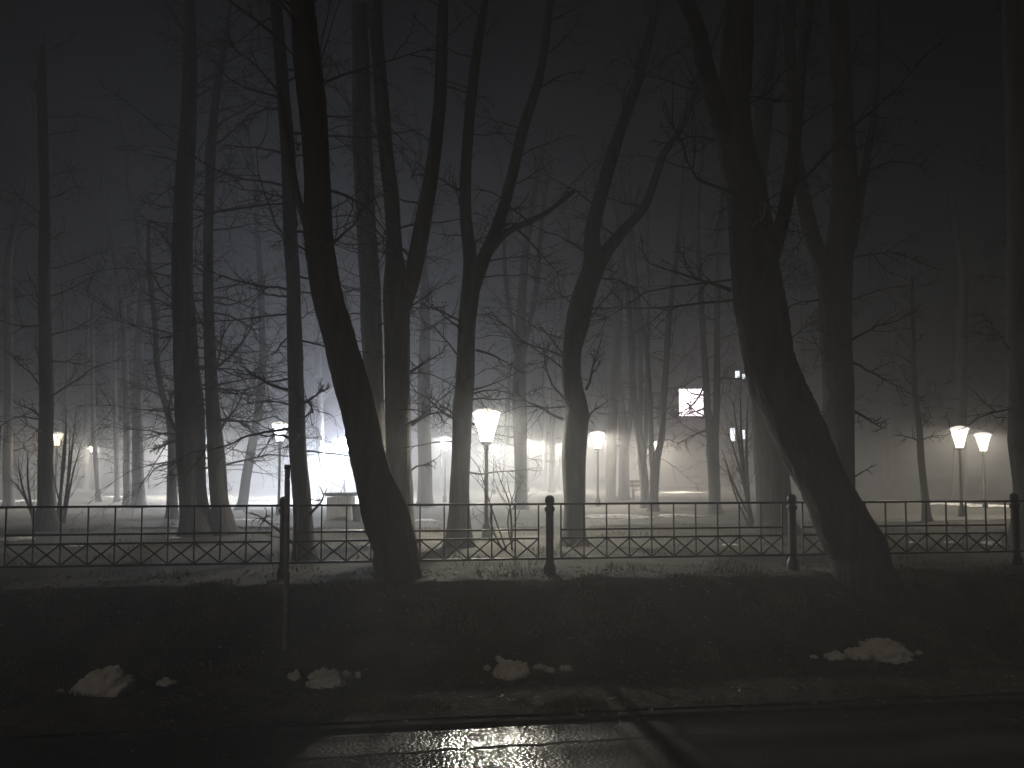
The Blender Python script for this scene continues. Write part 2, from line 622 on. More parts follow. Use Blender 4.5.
# strong floodlight on a mast, half behind the leaning trunk
fc = at(345, 445, 33.0)
fb = Vector((fc.x, fc.y, 0))
fb.z = gz(fb)
fl = thing('floodlight', 'dazzling white floodlight on a mast half hidden by the left leaning trunk', 'floodlight', fb)
MB().lathe(fb, [(0.07, 0), (0.07, 0.2), (0.045, 0.24), (0.04, fc.z - fb.z - 0.28)], 12).build('mast', M['iron'], fl)
MB().lathe(fc, [(0.05, -0.29), (0.16, -0.26), (0.18, -0.22)], 16).build('lamp_holder', M['iron'], fl)
MB().lathe(fc, [(0.17, -0.22), (0.36, -0.13), (0.40, 0.02), (0.36, 0.17), (0.26, 0.27), (0.16, 0.31)], 20, caps=False).build('glass_globe', lamp_glass('flood_glass', (0.80, 0.86, 1.0), 1450), fl, smooth_=True)
MB().lathe(fc, [(0.17, 0.31), (0.18, 0.31), (0.17, 0.33), (0.10, 0.36), (0.03, 0.38)], 20).build('cap', M['iron'], fl, smooth_=False)
ld = bpy.data.lights.new('flood_bulb', 'SPOT')
ld.spot_size = math.radians(176)
ld.spot_blend = 1.0
ld.energy = LAMP_POWER * FLOOD
ld.color = (0.84, 0.89, 1.0)
ld.shadow_soft_size = 0.16
lo = bpy.data.objects.new('flood_bulb', ld)
COL.objects.link(lo)
lo.parent = fl
lo.location = fc - fb + Vector((0, 0, 0.0))
lo.rotation_euler = Vector((0.36, 0.05, 1.0)).to_track_quat('Z', 'Y').to_euler()     # shines down on the lawn

# ------------------------------------------------------------------ trees
def catmull(pts, per):
    out = []
    n = len(pts)
    for i in range(n - 1):
        p0, p1, p2, p3 = pts[max(i - 1, 0)], pts[i], pts[i + 1], pts[min(i + 2, n - 1)]
        for s in range(per):
            t = s / per
            out.append(tuple(0.5 * ((2 * p1[k]) + (-p0[k] + p2[k]) * t + (2 * p0[k] - 5 * p1[k] + 4 * p2[k] - p3[k]) * t * t + (-p0[k] + 3 * p1[k] - 3 * p2[k] + p3[k]) * t ** 3) for k in range(4)))
    out.append(tuple(pts[-1]))
    return out


def twig_path(rng, p, dir_, L, segs, wob, droop):
    pts = [p.copy()]
    d_ = dir_.normalized()
    for i in range(segs):
        d_ = (d_ + Vector((rng.gauss(0, wob), rng.gauss(0, wob), rng.gauss(0, wob) + droop))).normalized()
        p = p + d_ * (L / segs)
        pts.append(p)
    return pts


def grow(mb, rng, p, dir_, L, r, level, droop, kids):
    segs = (7, 5, 3)[2 - level] if level >= 0 else 3
    pts = twig_path(rng, p, dir_, L, segs, 0.16 + 0.05 * (2 - level), droop)
    rad = [max(0.0025, r * (1 - 0.8 * i / segs)) for i in range(segs + 1)]
    mb.tube(pts, rad, 5 if level == 2 else 3, close=False)
    if level == 0:
        return
    for k in range(kids[level]):
        t = rng.uniform(0.18, 1.0)
        i = min(segs - 1, int(t * segs))
        q = pts[i].lerp(pts[i + 1], t * segs - i)
        main = (pts[i + 1] - pts[i]).normalized()
        side = main.cross(Vector((rng.gauss(0, 1), rng.gauss(0, 1), rng.gauss(0, 1)))).normalized()
        dd = main * rng.uniform(0.5, 1.1) + side * rng.uniform(0.5, 1.0)
        grow(mb, rng, q, dd, L * rng.uniform(0.28, 0.55) * (1.1 - 0.5 * t), r * 0.45, level - 1, droop * 0.7, kids)


def bark_bump(seed, amp, ridges, fine=0.0):
    def f(p, a, t, r):
        q = Vector((p.x * 3.2 + seed, p.y * 3.2, p.z * 1.1))
        v = noise.noise(q) * 0.9
        q2 = Vector((math.cos(a) * ridges + seed, math.sin(a) * ridges, p.z * 1.7))
        v += noise.noise(q2) * 0.7
        v += noise.noise(Vector((p.x * 11 + seed, p.y * 11, p.z * 5))) * 0.35
        if fine:                                  # furrowed plates of old bark and a few swollen knots
            wob = 0.35 * noise.noise(Vector((p.x * 2, p.y * 2, p.z * 2.5)))
            q3 = Vector((math.cos(a + wob) * 7 + seed, math.sin(a + wob) * 7, p.z * 2.6))
            v -= abs(noise.noise(q3)) * 1.1 * fine
            v += noise.noise(Vector((p.x * 26 + seed, p.y * 26, p.z * 12))) * 0.4 * fine
            k = noise.noise(Vector((math.cos(a) * 1.3 + seed * 2, math.sin(a) * 1.3, p.z * 1.5)))
            v += max(0, k - 0.38) * 5 * fine
        return 1 + amp * v
    return f


def tree(label, Y, path, limbs=(), twigs=20, top=None, name='bare_tree', cat='tree', group='bare trees in the park',
         low=0.25, tw_len=2.2, droop=-0.02, seed=None, near=False, extra=(), kids=(0, 5, 7), low_h=1.7, flare=1.45, dens_top=True):
    """path: (px, py, width px) from the base upwards, traced at depth Y and carried on above the frame to its full height"""
    rng = random.Random(seed if seed is not None else label)
    if top is None:
        top = 11.0 if Y < 20 else 14.0
    P = []
    for (px, py, w) in path:
        p = at(px, py, Y)
        P.append((p.x, p.y + rng.uniform(-0.04, 0.04), p.z, w / 2 * Y / F))
    g = gz(Vector((P[0][0], Y, 0)))
    b = P[0]
    P[0] = (b[0], b[1], g + 0.38, b[3])
    P = [q for i, q in enumerate(P) if i == 0 or q[2] > g + 0.55]
    lean = (P[1][0] - P[0][0]) / max(0.2, P[1][2] - P[0][2])
    lean = max(-0.6, min(0.6, lean)) * (0.35 if near else 1)
    P.insert(0, (P[0][0] - lean * 0.38, P[0][1], g + 0.0, P[0][3] * flare))
    P.insert(0, (P[0][0] - lean * 0.2, P[0][1], g - 0.25, P[0][3] * 1.15))
    P.insert(2, ((P[1][0] + P[2][0]) / 2, P[1][1], g + 0.16, b[3] * (1 + (flare - 1) * 0.4)))

    def carry(Q, ztop):
        while Q[-1][2] < ztop:
            a, c = Q[-2], Q[-1]
            dz = max(0.3, c[2] - a[2])
            step = 1.3
            dx = max(-0.35, min(0.35, (c[0] - a[0]) / dz)) * step + rng.uniform(-0.12, 0.12)
            left = max(0.05, (ztop - c[2]))
            Q.append((c[0] + dx, c[1] + rng.uniform(-0.25, 0.25), c[2] + step, max(0.02, c[3] * (1 - 0.75 * step / (left + step)))))
        return Q
    carry(P, top)
    base = Vector((b[0], b[1], g))
    o = thing(name, label, cat, base, group)
    per = 16 if near else 5
    C_ = catmull(P, per)
    pts = [Vector(c[:3]) for c in C_]
    rad = [max(0.012, c[3]) for c in C_]
    n = 72 if near else 18
    amp = 0.085 if near else 0.06
    tb = MB().tube(pts, rad, n, bump=bark_bump(rng.uniform(0, 50), amp, 3.0 if near else 1.8, 1.0 if near else 0.35))
    tr = tb.build('trunk', M['bark'], o, smooth_=True)
    hosts = [(pts, rad, low, o)]
    for lb in limbs:
        L_ = []
        dy = rng.uniform(-0.5, 0.5)
        m_ = len(lb)
        for i, (px, py, w) in enumerate(lb):
            yy = Y + dy * i / max(1, m_ - 1)
            p = at(px, py, yy)
            L_.append((p.x, p.y, p.z, w / 2 * yy / F))
        if L_[-1][3] > 0.035:
            carry(L_, max(L_[-1][2] + 1.5, top * rng.uniform(0.8, 0.98)))
        c2 = catmull(L_, 5)
        lp = [Vector(c[:3]) for c in c2]
        lr = [max(0.01, c[3]) for c in c2]
        lo_ob = MB().tube(lp, lr, 14 if near else 10, bump=bark_bump(rng.uniform(0, 50), 0.06, 1.6)).build('limb', M['bark'], o, smooth_=True)
        hosts.append((lp, lr, 0.15, lo_ob))
    tw0 = MB()
    for (px, py, ex, ey, r_px, lv) in extra:          # a branch seen in the picture, as start and end
        p, e = at(px, py, Y), at(ex, ey, Y - 0.2)
        grow(tw0, rng, p, e - p, (e - p).length, r_px / 2 * Y / F, lv, 0.0, kids)
    tot = sum(len(h[0]) for h in hosts)
    tw = tw0
    for hp, hr, lo_, owner in hosts:
        cnt = max(2, int(twigs * len(hp) / tot))
        for k in range(cnt):
            t = lo_ + (1 - lo_) * (k + rng.random()) / cnt
            i = min(len(hp) - 2, int(t * (len(hp) - 1)))
            p = hp[i]
            if p.z - g < low_h:
                continue
            axis_ = (hp[i + 1] - hp[i]).normalized()
            a = rng.uniform(0, 2 * math.pi)
            out = Vector((math.cos(a), math.sin(a) * 0.75, 0))
            hgt = (p.z - g) / top
            up = rng.uniform(0.0, 0.5) + hgt * 0.7 + (droop * 6)
            dd = out + axis_ * up
            L = tw_len * rng.uniform(0.4, 1.1) * (1.15 - 0.5 * hgt)
            grow(tw, rng, p, dd, L, min(hr[i] * 0.4, 0.022) * rng.uniform(0.4, 1.0) + 0.004, 2, droop, kids)
    if tw.f:
        tw.build('crown', M['twig'], o)
    return o


# the two big leaning trees on the edge of the bank
tree('thick dark tree on the bank edge leaning left in front of the floodlight', 9.25,
     [(395, 577, 44), (388, 532, 47), (384, 512, 46), (374, 480, 37), (366, 450, 35), (357, 408, 35), (347, 367, 35), (335, 325, 32), (325, 283, 31), (319, 234, 28), (317, 176, 27), (313, 117, 27), (306, 59, 27), (302, 0, 25)],
     limbs=[[(322, 262, 10), (300, 205, 7), (290, 150, 6), (280, 90, 5)]], twigs=16, near=True, low=0.55, tw_len=2.4, flare=1.1,
     extra=[(405, 514, 400, 496, 9, 0)])
tree('thickest dark tree on the bank edge leaning left near the right side', 9.4,
     [(859, 577, 56), (841, 525, 52), (828, 492, 50), (808, 450, 51), (788, 408, 52), (772, 367, 50), (762, 325, 52), (756, 290, 49), (752, 250, 46), (746, 195, 41), (737, 156, 37), (733, 117, 34), (736, 78, 32), (738, 20, 30)],
     limbs=[[(730, 150, 22), (716, 105, 20), (704, 62, 18), (694, 20, 17)], [(770, 262, 17), (782, 222, 15), (790, 180, 14), (796, 130, 12), (800, 80, 11)]],
     twigs=18, near=True, low=0.5, tw_len=2.4, flare=1.08, extra=[(731, 290, 640, 262, 4, 2)])
# the middle row
tree('slim upright dark tree right behind the thin steel pole', 11.0,
     [(303, 560, 20), (302, 500, 18), (298, 450, 17), (297, 408, 16), (295, 325, 15), (293, 283, 14), (291, 234, 14), (288, 156, 14), (283, 98, 13), (278, 20, 12)],
     twigs=52, low_h=1.5, low=0.14, tw_len=2.2, droop=-0.05, extra=[(303, 403, 340, 380, 4, 2), (288, 390, 235, 372, 4, 2), (305, 520, 345, 478, 4, 1), (296, 545, 258, 505, 4, 2)])
tree('forked tree with pale bark right of the left leaning trunk', 13.2,
     [(400, 533, 30), (400, 510, 28), (399, 450, 26), (398, 408, 26), (397, 367, 26), (397, 325, 27), (396, 290, 27), (394, 250, 17), (392, 200, 16), (386, 156, 15), (380, 78, 14), (376, 10, 12)],
     limbs=[[(400, 310, 20), (410, 285, 18), (417, 254, 17), (426, 205, 16), (434, 156, 14), (440, 98, 13), (442, 39, 12)]],
     twigs=26, tw_len=2.0, low=0.3, extra=[(411, 425, 452, 404, 4, 2), (410, 372, 440, 345, 3, 2), (411, 470, 440, 455, 3, 1)])
tree('dark straight tree half hidden behind the left leaning trunk', 15.5,
     [(380, 525, 24), (377, 450, 21), (375, 408, 20), (372, 330, 21), (370, 283, 21), (367, 234, 20), (363, 156, 20), (361, 78, 18), (359, 5, 16)],
     twigs=18, tw_len=2.2, low=0.4)
tree('tall forked tree standing just left of the nearest lamp', 13.0,
     [(459, 540, 24), (459, 500, 20), (461, 450, 19), (463, 408, 20), (465, 385, 19), (467, 325, 18), (471, 283, 18), (470, 255, 14), (465, 203, 12), (468, 137, 11), (476, 59, 10)],
     limbs=[[(472, 290, 16), (484, 258, 14), (500, 219, 12), (512, 176, 11), (523, 129, 11), (539, 78, 9), (548, 20, 8)], [(486, 256, 9), (508, 232, 7), (543, 215, 5), (574, 191, 4)]],
     twigs=46, low=0.25, tw_len=1.7, extra=[(468, 472, 535, 478, 2.5, 1), (474, 425, 425, 395, 3, 2), (476, 350, 520, 360, 3, 2)])
tree('kinked forked tree right of the middle fence post', 13.4,
     [(574, 540, 22), (574, 500, 21), (574, 455, 25), (576, 425, 25), (577, 408, 22), (572, 380, 19), (572, 350, 20), (577, 325, 24), (583, 300, 24), (588, 283, 23), (594, 262, 22), (592, 234, 16), (603, 187, 14), (618, 137, 12), (638, 78, 11), (655, 10, 9)],
     limbs=[[(594, 272, 18), (606, 252, 14), (622, 232, 11), (644, 207, 9), (656, 176, 8), (664, 153, 8), (683, 125, 6), (700, 80, 5)]],
     twigs=30, low=0.3, tw_len=1.9, extra=[(586, 390, 602, 330, 3, 2), (566, 400, 520, 345, 3, 2), (566, 420, 508, 405, 3, 2), (566, 360, 545, 320, 3, 1), (588, 420, 594, 385, 2.5, 1)])
tree('straight trunk crossing behind the foot of the right leaning tree', 15.5,
     [(775, 528, 36), (773, 490, 34), (769, 450, 32), (764, 400, 28), (758, 350, 27), (752, 300, 25), (752, 220, 22), (760, 140, 20), (768, 60, 17)],
     twigs=18, low=0.45, tw_len=2.3)
tree('thick forked tree just right of the right leaning trunk', 13.0,
     [(840, 540, 34), (839, 480, 30), (838, 420, 29), (837, 367, 30), (836, 325, 31), (835, 283, 32), (838, 262, 29), (842, 230, 27), (844, 195, 26), (844, 156, 23), (841, 78, 22), (838, 5, 19)],
     limbs=[[(828, 290, 20), (820, 262, 18), (811, 232, 16), (803, 195, 14), (796, 156, 13), (792, 98, 12), (790, 30, 10)], [(852, 250, 9), (860, 200, 8), (868, 150, 7), (876, 100, 5)]],
     twigs=34, low=0.25, tw_len=2.1, extra=[(851, 411, 906, 424, 3.5, 2), (851, 478, 878, 470, 2.5, 1), (851, 340, 905, 290, 3, 2), (850, 362, 920, 372, 3, 2), (822, 300, 782, 296, 3, 1)])
tree('dark trunk cut by the right edge of the picture', 14.0,
     [(1034, 545, 38), (1032, 500, 32), (1030, 450, 34), (1027, 400, 34), (1025, 350, 34), (1025, 300, 33), (1024, 200, 30), (1020, 100, 26), (1015, 10, 22)],
     twigs=24, low=0.3, tw_len=2.1, extra=[(1010, 350, 965, 320, 3, 2), (1014, 440, 1009, 452, 3, 1)])
tree('young thin sapling standing left of the right pair of lanterns', 19.0,
     [(926, 521, 8), (924, 490, 7), (921, 460, 6.5), (919, 429, 6), (916, 400, 5.5), (914, 365, 5), (913, 330, 4)],
     twigs=26, low=0.3, top=6.0, tw_len=1.2, name='sapling', cat='sapling', droop=-0.01)
# left side
tree('thickest trunk of the left group with a flared foot', 15.0,
     [(195, 532, 30), (193, 500, 27), (191, 467, 27), (189, 408, 29), (187, 367, 25), (185, 325, 23), (183, 283, 21), (184, 200, 19), (188, 120, 16), (190, 40, 13)],
     twigs=70, low_h=1.4, low=0.12, tw_len=2.4, droop=-0.04, extra=[(176, 430, 150, 395, 4, 2), (178, 440, 148, 445, 4, 2)])
tree('slimmer dark trunk leaning against the view of the thickest left trunk', 15.0,
     [(222, 532, 20), (220, 500, 17), (218, 467, 17), (213, 420, 14), (211, 380, 12), (209, 325, 11), (208, 262, 10), (210, 180, 9), (215, 100, 8)],
     twigs=75, low_h=1.3, low=0.12, tw_len=2.3, droop=-0.05, extra=[(213, 420, 280, 412, 3.5, 2), (211, 370, 278, 330, 3.5, 2), (216, 440, 250, 380, 3.5, 2)])
tree('thin curved tree touching the thickest left trunk from behind', 20.0,
     [(172, 516, 11), (172, 480, 10), (173, 450, 9), (170, 420, 7), (162, 390, 6), (157, 360, 6), (154, 320, 5), (150, 270, 5)],
     twigs=30, low=0.25, top=8.5, tw_len=2.0)
tree('slender tree leaning right in the brightest fog left of the pole', 25.0,
     [(243, 508, 10), (247, 475, 9.5), (251, 450, 9), (256, 425, 8), (260, 395, 8), (263, 360, 7), (262, 325, 7), (261, 290, 6), (258, 240, 5)],
     twigs=80, low_h=1.2, low=0.15, tw_len=2.6, droop=-0.03, extra=[(260, 395, 225, 340, 2.5, 2), (262, 360, 285, 320, 2.5, 2)])
tree('dark trunk beside the yellowish lantern at the left', 16.0,
     [(46, 528, 18), (45, 500, 15), (45, 450, 14), (46, 400, 13), (45, 350, 12), (44, 283, 11), (44, 200, 10), (42, 100, 9)],
     twigs=40, low=0.2, tw_len=2.3, droop=-0.03, extra=[(44, 490, 20, 455, 3, 2), (45, 420, 15, 400, 3, 2)])
tree('faint trunk nearest the left edge of the picture', 25.0,
     [(8, 509, 10), (8, 470, 9), (9, 420, 8), (9, 350, 8), (8, 280, 7)], twigs=34, low=0.25, tw_len=2.2)
tree('thin pole like tree third of the slim trunks at the left', 31.0,
     [(98, 503, 5), (96, 470, 4.5), (94, 440, 4.5), (93, 400, 4), (92, 340, 4)], twigs=30, low=0.3, tw_len=2.0, top=9)
tree('straight thin tree just left of the pair of pale trunks', 31.0,
     [(117, 503, 5.5), (117, 470, 5), (116, 433, 4.5), (115, 390, 4), (114, 340, 4)], twigs=30, low=0.3, tw_len=2.0, top=9)
tree('left one of a pair of trunks standing close together in pale fog', 27.0,
     [(127, 507, 8), (127, 470, 7), (127, 430, 7), (126, 390, 6), (124, 330, 6)], twigs=28, low=0.3, tw_len=2.1)
tree('right thicker one of a pair of trunks standing close together in pale fog', 26.0,
     [(138, 508, 13), (138, 470, 11), (138, 430, 10), (138, 390, 9), (140, 330, 8)], twigs=28, low=0.3, tw_len=2.1)
# middle distance
tree('pale faint trunk left of the tall tree by the nearest lamp', 26.0,
     [(425, 509, 15), (425, 470, 14), (424, 420, 13), (424, 370, 12), (425, 320, 10)], twigs=34, low=0.3, tw_len=2.2)
tree('faint straight trunk between the nearest lamp and the kinked tree', 25.0,
     [(521, 510, 13), (521, 470, 13), (520, 430, 14), (519, 390, 14), (520, 350, 12), (522, 300, 9)],
     limbs=[[(521, 370, 7), (527, 335, 5), (536, 290, 5), (540, 240, 4)], [(518, 360, 6), (510, 320, 5), (505, 270, 4)]], twigs=70, low=0.2, tw_len=2.4)
tree('thin misty trunk in front of the floodlit fog', 33.0,
     [(321, 500, 9), (321, 470, 8), (320, 430, 8), (319, 390, 7), (318, 340, 6)], twigs=26, low=0.3, tw_len=2.0)
tree('dim trunk fading into mist right of the glowing middle lantern', 30.0,
     [(611, 503, 10), (611, 470, 10), (612, 430, 10), (615, 380, 10), (618, 330, 9), (620, 280, 7)], twigs=30, low=0.3, tw_len=2.2)
tree('dim double stemmed trunk between the glowing lantern and the forked pair', 32.0,
     [(624, 501, 11), (624, 460, 10), (623, 430, 9), (621, 400, 7), (616, 350, 6)], limbs=[[(625, 450, 7), (629, 425, 6), (632, 390, 5), (634, 340, 5)]], twigs=30, low=0.3, tw_len=2.2)
tree('tree of many upswept stems left of the forked tree with a lantern', 26.0,
     [(645, 508, 9), (644, 480, 9), (641, 455, 9), (638, 430, 8), (634, 395, 6), (631, 350, 6), (628, 300, 5)],
     limbs=[[(643, 465, 6), (646, 430, 5), (647, 390, 5), (648, 340, 4)], [(640, 450, 5), (640, 420, 5), (641, 380, 4), (640, 340, 4)]], twigs=36, low=0.3, tw_len=2.2)
tree('forked tree with a far lantern shining inside its fork', 24.0,
     [(654, 511, 10), (654, 490, 9), (655, 472, 10), (658, 455, 7), (662, 435, 7), (663, 405, 7), (666, 370, 6), (668, 330, 6), (672, 290, 5)],
     limbs=[[(654, 475, 7), (652, 455, 6), (651, 430, 5), (650, 400, 5), (646, 350, 5)]], twigs=34, low=0.35, tw_len=2.0, extra=[(668, 350, 690, 325, 2, 1)])
tree('two limbed tree standing right of the pink lit window', 23.0,
     [(715, 513, 12), (714, 480, 12), (713, 455, 13), (712, 440, 12), (708, 410, 7), (706, 380, 7), (703, 330, 6), (700, 290, 6), (698, 240, 5)],
     limbs=[[(714, 450, 8), (716, 420, 7), (717, 380, 7), (717, 330, 6), (718, 280, 6), (720, 230, 5)]], twigs=40, low=0.3, tw_len=2.0,
     extra=[(706, 385, 675, 425, 2.5, 2), (705, 395, 682, 400, 2.5, 2), (707, 408, 680, 412, 2.5, 2), (706, 375, 676, 392, 2, 2), (708, 420, 685, 402, 2, 2), (708, 430, 676, 440, 2.5, 2), (712, 300, 690, 270, 2, 1)])
tree('faint trunk behind the right pair of lanterns', 32.0,
     [(960, 501, 12), (960, 460, 11), (961, 420, 11), (962, 370, 10), (963, 310, 9)], twigs=30, low=0.3, tw_len=2.3)

# shrubs: several stems from one root
def shrub(label, px, Y, stems, seed, n_tw=5):
    rng = random.Random(seed)
    b = at(px, 490, Y)
    b.z = gz(b)
    o = thing('bare_shrub', label, 'shrub', b, 'bare shrubs in the park')
    for (ex, ey, w) in stems:
        e = at(ex, ey, Y + rng.uniform(-0.4, 0.4))
        s0 = b + Vector((rng.uniform(-.12, .12), rng.uniform(-.12, .12), -0.05))
        mid = s0.lerp(e, 0.5) + Vector((rng.uniform(-.12, .12), 0, rng.uniform(0, .15)))
        C_ = catmull([(*s0, w / 2 * Y / F), (*mid, w * 0.35 * Y / F), (*e, 0.006)], 5)
        pts = [Vector(c[:3]) for c in C_]
        rad = [c[3] for c in C_]
        st = MB().tube(pts, rad, 6).build('stem', M['bark'], o, smooth_=True)
        tw = MB()
        for k in range(n_tw):
            i = rng.randrange(3, len(pts) - 1)
            a = rng.uniform(0, 6.28)
            grow(tw, rng, pts[i], (pts[i + 1] - pts[i]).normalized() + Vector((math.cos(a), math.sin(a), 0.2)) * 0.7, rng.uniform(0.5, 1.1), 0.008, 1, 0, (0, 4, 4))
        tw.build('crown', M['twig'], st)
    return o


shrub('bare shrub of many thin stems right of the dark trunk at the far left', 62, 18.0, [(50, 452, 2), (66, 424, 3), (70, 430, 3), (76, 410, 3), (82, 440, 2.5), (66, 400, 3)], 1, 6)
shrub('low shrub arching over to the left of the far left dark trunk', 36, 17.5, [(18, 462, 3), (12, 480, 2.5), (28, 450, 3)], 2, 6)
shrub('twisted dark shrub just left of the trunk behind the right leaning tree', 752, 17.5, [(728, 432, 4), (733, 400, 4), (740, 385, 4), (748, 395, 4), (728, 470, 3), (722, 450, 3), (742, 440, 3)], 3, 9)
shrub('small drooping shrub behind the fence right of the nearest lamp pole', 510, 12.5, [(490, 500, 2.5), (500, 480, 2.5), (515, 490, 2), (480, 470, 2)], 4, 4)

# far trees that only show as faint verticals
rng = random.Random(77)
for i in range(16):
    px = rng.uniform(-40, 1060)
    Y = rng.uniform(42, 62)
    w = rng.uniform(4, 8)
    b_ = HORIZON + 1.27 * F / Y
    l = rng.uniform(-6, 6)
    tree('faint far tree almost lost in the thick fog', Y, [(px, b_, w), (px + l * .2, 440, w * .9), (px + l * .6, 380, w * .8), (px + l, 320, w * .6)],
         twigs=20, low=0.3, tw_len=2.6, group='faint far trees in the thick fog', seed=200 + i, kids=(0, 2, 4))

# ------------------------------------------------------------------ the far building with lit windows
YB = 58.0
ba, bb = at(618, 470, YB), at(772, 470, YB)
bz1 = at(690, 325, YB).z
bld = thing('far_building', 'dim building far behind the trees with one bright pink lit window', 'building', ((ba.x + bb.x) / 2, YB + 4, PARK_Z))
MB().box(((ba.x + bb.x) / 2, YB + 4, (bz1 + PARK_Z - 0.3) / 2), bb.x - ba.x, 8, bz1 - PARK_Z + 0.3).build('wall', M['plaster'], bld)
MB().box(((ba.x + bb.x) / 2, YB + 4, bz1 + 0.15), bb.x - ba.x + 0.6, 8.6, 0.3).build('roof', M['plaster'], bld)


def window(x0, y0, x1, y1, mat, label=None):
    a, b = at(x0, y1, YB - 0.03), at(x1, y0, YB - 0.03)
    c = (a + b) / 2
    w_, h_ = b.x - a.x, b.z - a.z
    fr = MB()
    for sx in (-1, 1):
        fr.box((c.x + sx * (w_ / 2 + 0.03), YB - 0.05, c.z), 0.07, 0.1, h_ + 0.14)
    for sz in (-1, 1):
        fr.box((c.x, YB - 0.05, c.z + sz * (h_ / 2 + 0.035)), w_ - 0.012, 0.09, 0.07)
    f = fr.build('window', M['plaster'], bld)
    if label: f['label'] = label
    MB().box((c.x, YB - 0.025, c.z), w_, 0.03, h_).build('pane', mat, f)


pink = emitter('pink_lit_window', (1.0, 0.80, 0.85), 9)
white = emitter('white_lit_window', (0.93, 0.97, 1.0), 4)
window(679, 389, 703, 416, pink, 'large bright pink lit window')
window(735, 371, 739.5, 378, white, 'small lit window near the right corner')
window(742, 374, 745, 379, white)
window(730, 428, 735, 441, white)
window(741, 430, 745, 439, white)
window(638.5, 345, 641.5, 350, white, 'tiny lit window high on the left')
for (x, y) in ((650, 392), (662, 392), (722, 392), (756, 392), (650, 355), (670, 355), (692, 355), (714, 355), (760, 355)):
    window(x - 5, y, x + 5, y + 18, M['glass_dark'])

# ------------------------------------------------------------------ park furniture far behind the fence
c = at(341, 506, 20.0)
c.z = gz(c)
pl = thing('stone_planter', 'pale concrete block with a dark flat cap in the floodlit fog behind the fence', 'planter', c)
MB().box((c.x, c.y, c.z + 0.28), 0.62, 0.55, 0.60).build('block', M['concrete'], pl, bevel=0.02)
MB().box((c.x, c.y, c.z + 0.645), 0.70, 0.62, 0.09).build('cap', M['plaster'], pl, bevel=0.015)
c = on_z(357, 522, PARK_Z)
c.z = gz(c)
bn = thing('litter_bin', 'small dark litter bin near the pale block in the floodlit fog', 'bin', c)
MB().lathe(c, [(0.09, 0), (0.12, 0.34), (0.13, 0.35), (0.13, 0.38), (0.11, 0.38)], 14).build('body', M['iron'], bn)
MB().lathe(c, [(0.03, -0.05), (0.03, 0.0)], 8).build('foot', M['iron'], bn)
c = on_z(643, 501, PARK_Z)
c.z = gz(c)
be = thing('park_bench', 'small park bench in the mist left of the forked trees', 'bench', c)
for k in range(3):
    MB().box((c.x, c.y - 0.16 + 0.16 * k, c.z + 0.45), 1.0, 0.12, 0.04).build('seat_slat', M['wood'], be)
for k in range(2):
    MB().box((c.x, c.y + 0.26 + 0.03 * k, c.z + 0.62 + 0.17 * k), 1.0, 0.04, 0.12).build('back_slat', M['wood'], be)
for s in (-0.4, 0.4):
    lg = MB()
    lg.box((c.x + s, c.y - 0.17, c.z + 0.2), 0.05, 0.05, 0.45)
    lg.box((c.x + s, c.y + 0.21, c.z + 0.40), 0.05, 0.05, 0.85)
    lg.build('leg', M['iron'], be)

# ------------------------------------------------------------------ snow
def on_ground(px, py):
    r = ray(px, py)
    o_ = Vector((0, 0, CAMZ))
    t = 4.0
    while t < 120:
        p = o_ + r * t
        if p.z <= gz(p):
            return p
        t += 0.01 if t < 14 else 0.05
    return p


def lump(px, py, wpx, hpx, label, seed, name='snow_lump', z=None, depth=0.7, group='old snow lumps along the foot of the bank', rough=0.34, peak=0.0):
    """px, py: the middle of the lower edge"""
    p = on_ground(px, py)
    if z is not None:
        hpx *= 0.6
    g = gz(p)
    sc = p.y / F
    w, h = wpx * sc / 2, hpx * sc
    bm = bmesh.new()
    bmesh.ops.create_icosphere(bm, subdivisions=5, radius=1)
    off = Vector((seed * 3.7, seed * 1.9, 0))
    for v in bm.verts:
        n_ = v.co.normalized()
        r = 1 + rough * noise.noise(n_ * 1.6 + off) + rough * 0.6 * noise.noise(n_ * 4.0 + off) + rough * 0.45 * noise.noise(n_ * 9 + off) + rough * 0.14 * noise.noise(n_ * 20 + off)
        q = n_ * r
        zz = q.z
        if zz < 0: zz *= 0.35
        v.co = Vector((q.x * w + peak * w * max(0, q.z), q.y * w * depth, zz * h - 0.02))
    me = bpy.data.meshes.new(name)
    bm.to_mesh(me)
    bm.free()
    me.materials.append(M['snow'])
    me.polygons.foreach_set('use_smooth', [True] * len(me.polygons))
    o = bpy.data.objects.new(name, me)
    COL.objects.link(o)
    o.location = (p.x, p.y, g)
    tag(o, label, 'snow lump', group)
    return o


lump(101, 692, 58, 25, 'largest sloping snow mound at the far left of the verge', 1, peak=0.35, depth=0.6, rough=0.22)
lump(60, 693, 9, 5, 'tiny snow crumb left of the largest sloping mound', 2)
lump(166, 684, 18, 6, 'flat snow slab alone between the sloping mound and the steel pole', 3)
lump(294, 679, 12, 9, 'small snow ball right beside the foot of the steel pole', 4)
lump(316, 678, 15, 9, 'snow piece peeping out behind the rounded lump right of the pole', 5)
lump(327, 685, 34, 16, 'rounded snow lump, biggest of those right of the steel pole', 6)
lump(345, 678, 14, 8, 'snow piece touching the right side of the rounded lump by the pole', 7)
lump(358, 677, 6, 7, 'narrow snow chip rightmost of the cluster by the steel pole', 8)
lump(510, 675, 33, 16, 'block of snow, biggest of the cluster in the middle of the verge', 9, peak=0.15)
lump(499, 661, 9, 6, 'small snow bit behind the block in the middle cluster', 10)
lump(487, 670, 8, 6, 'snow bit left of the block in the middle cluster', 11)
lump(539, 668, 16, 5, 'flat snow piece right next to the block in the middle cluster', 12)
lump(550, 671, 11, 6, 'pointed snow piece in the middle cluster second from its right end', 13)
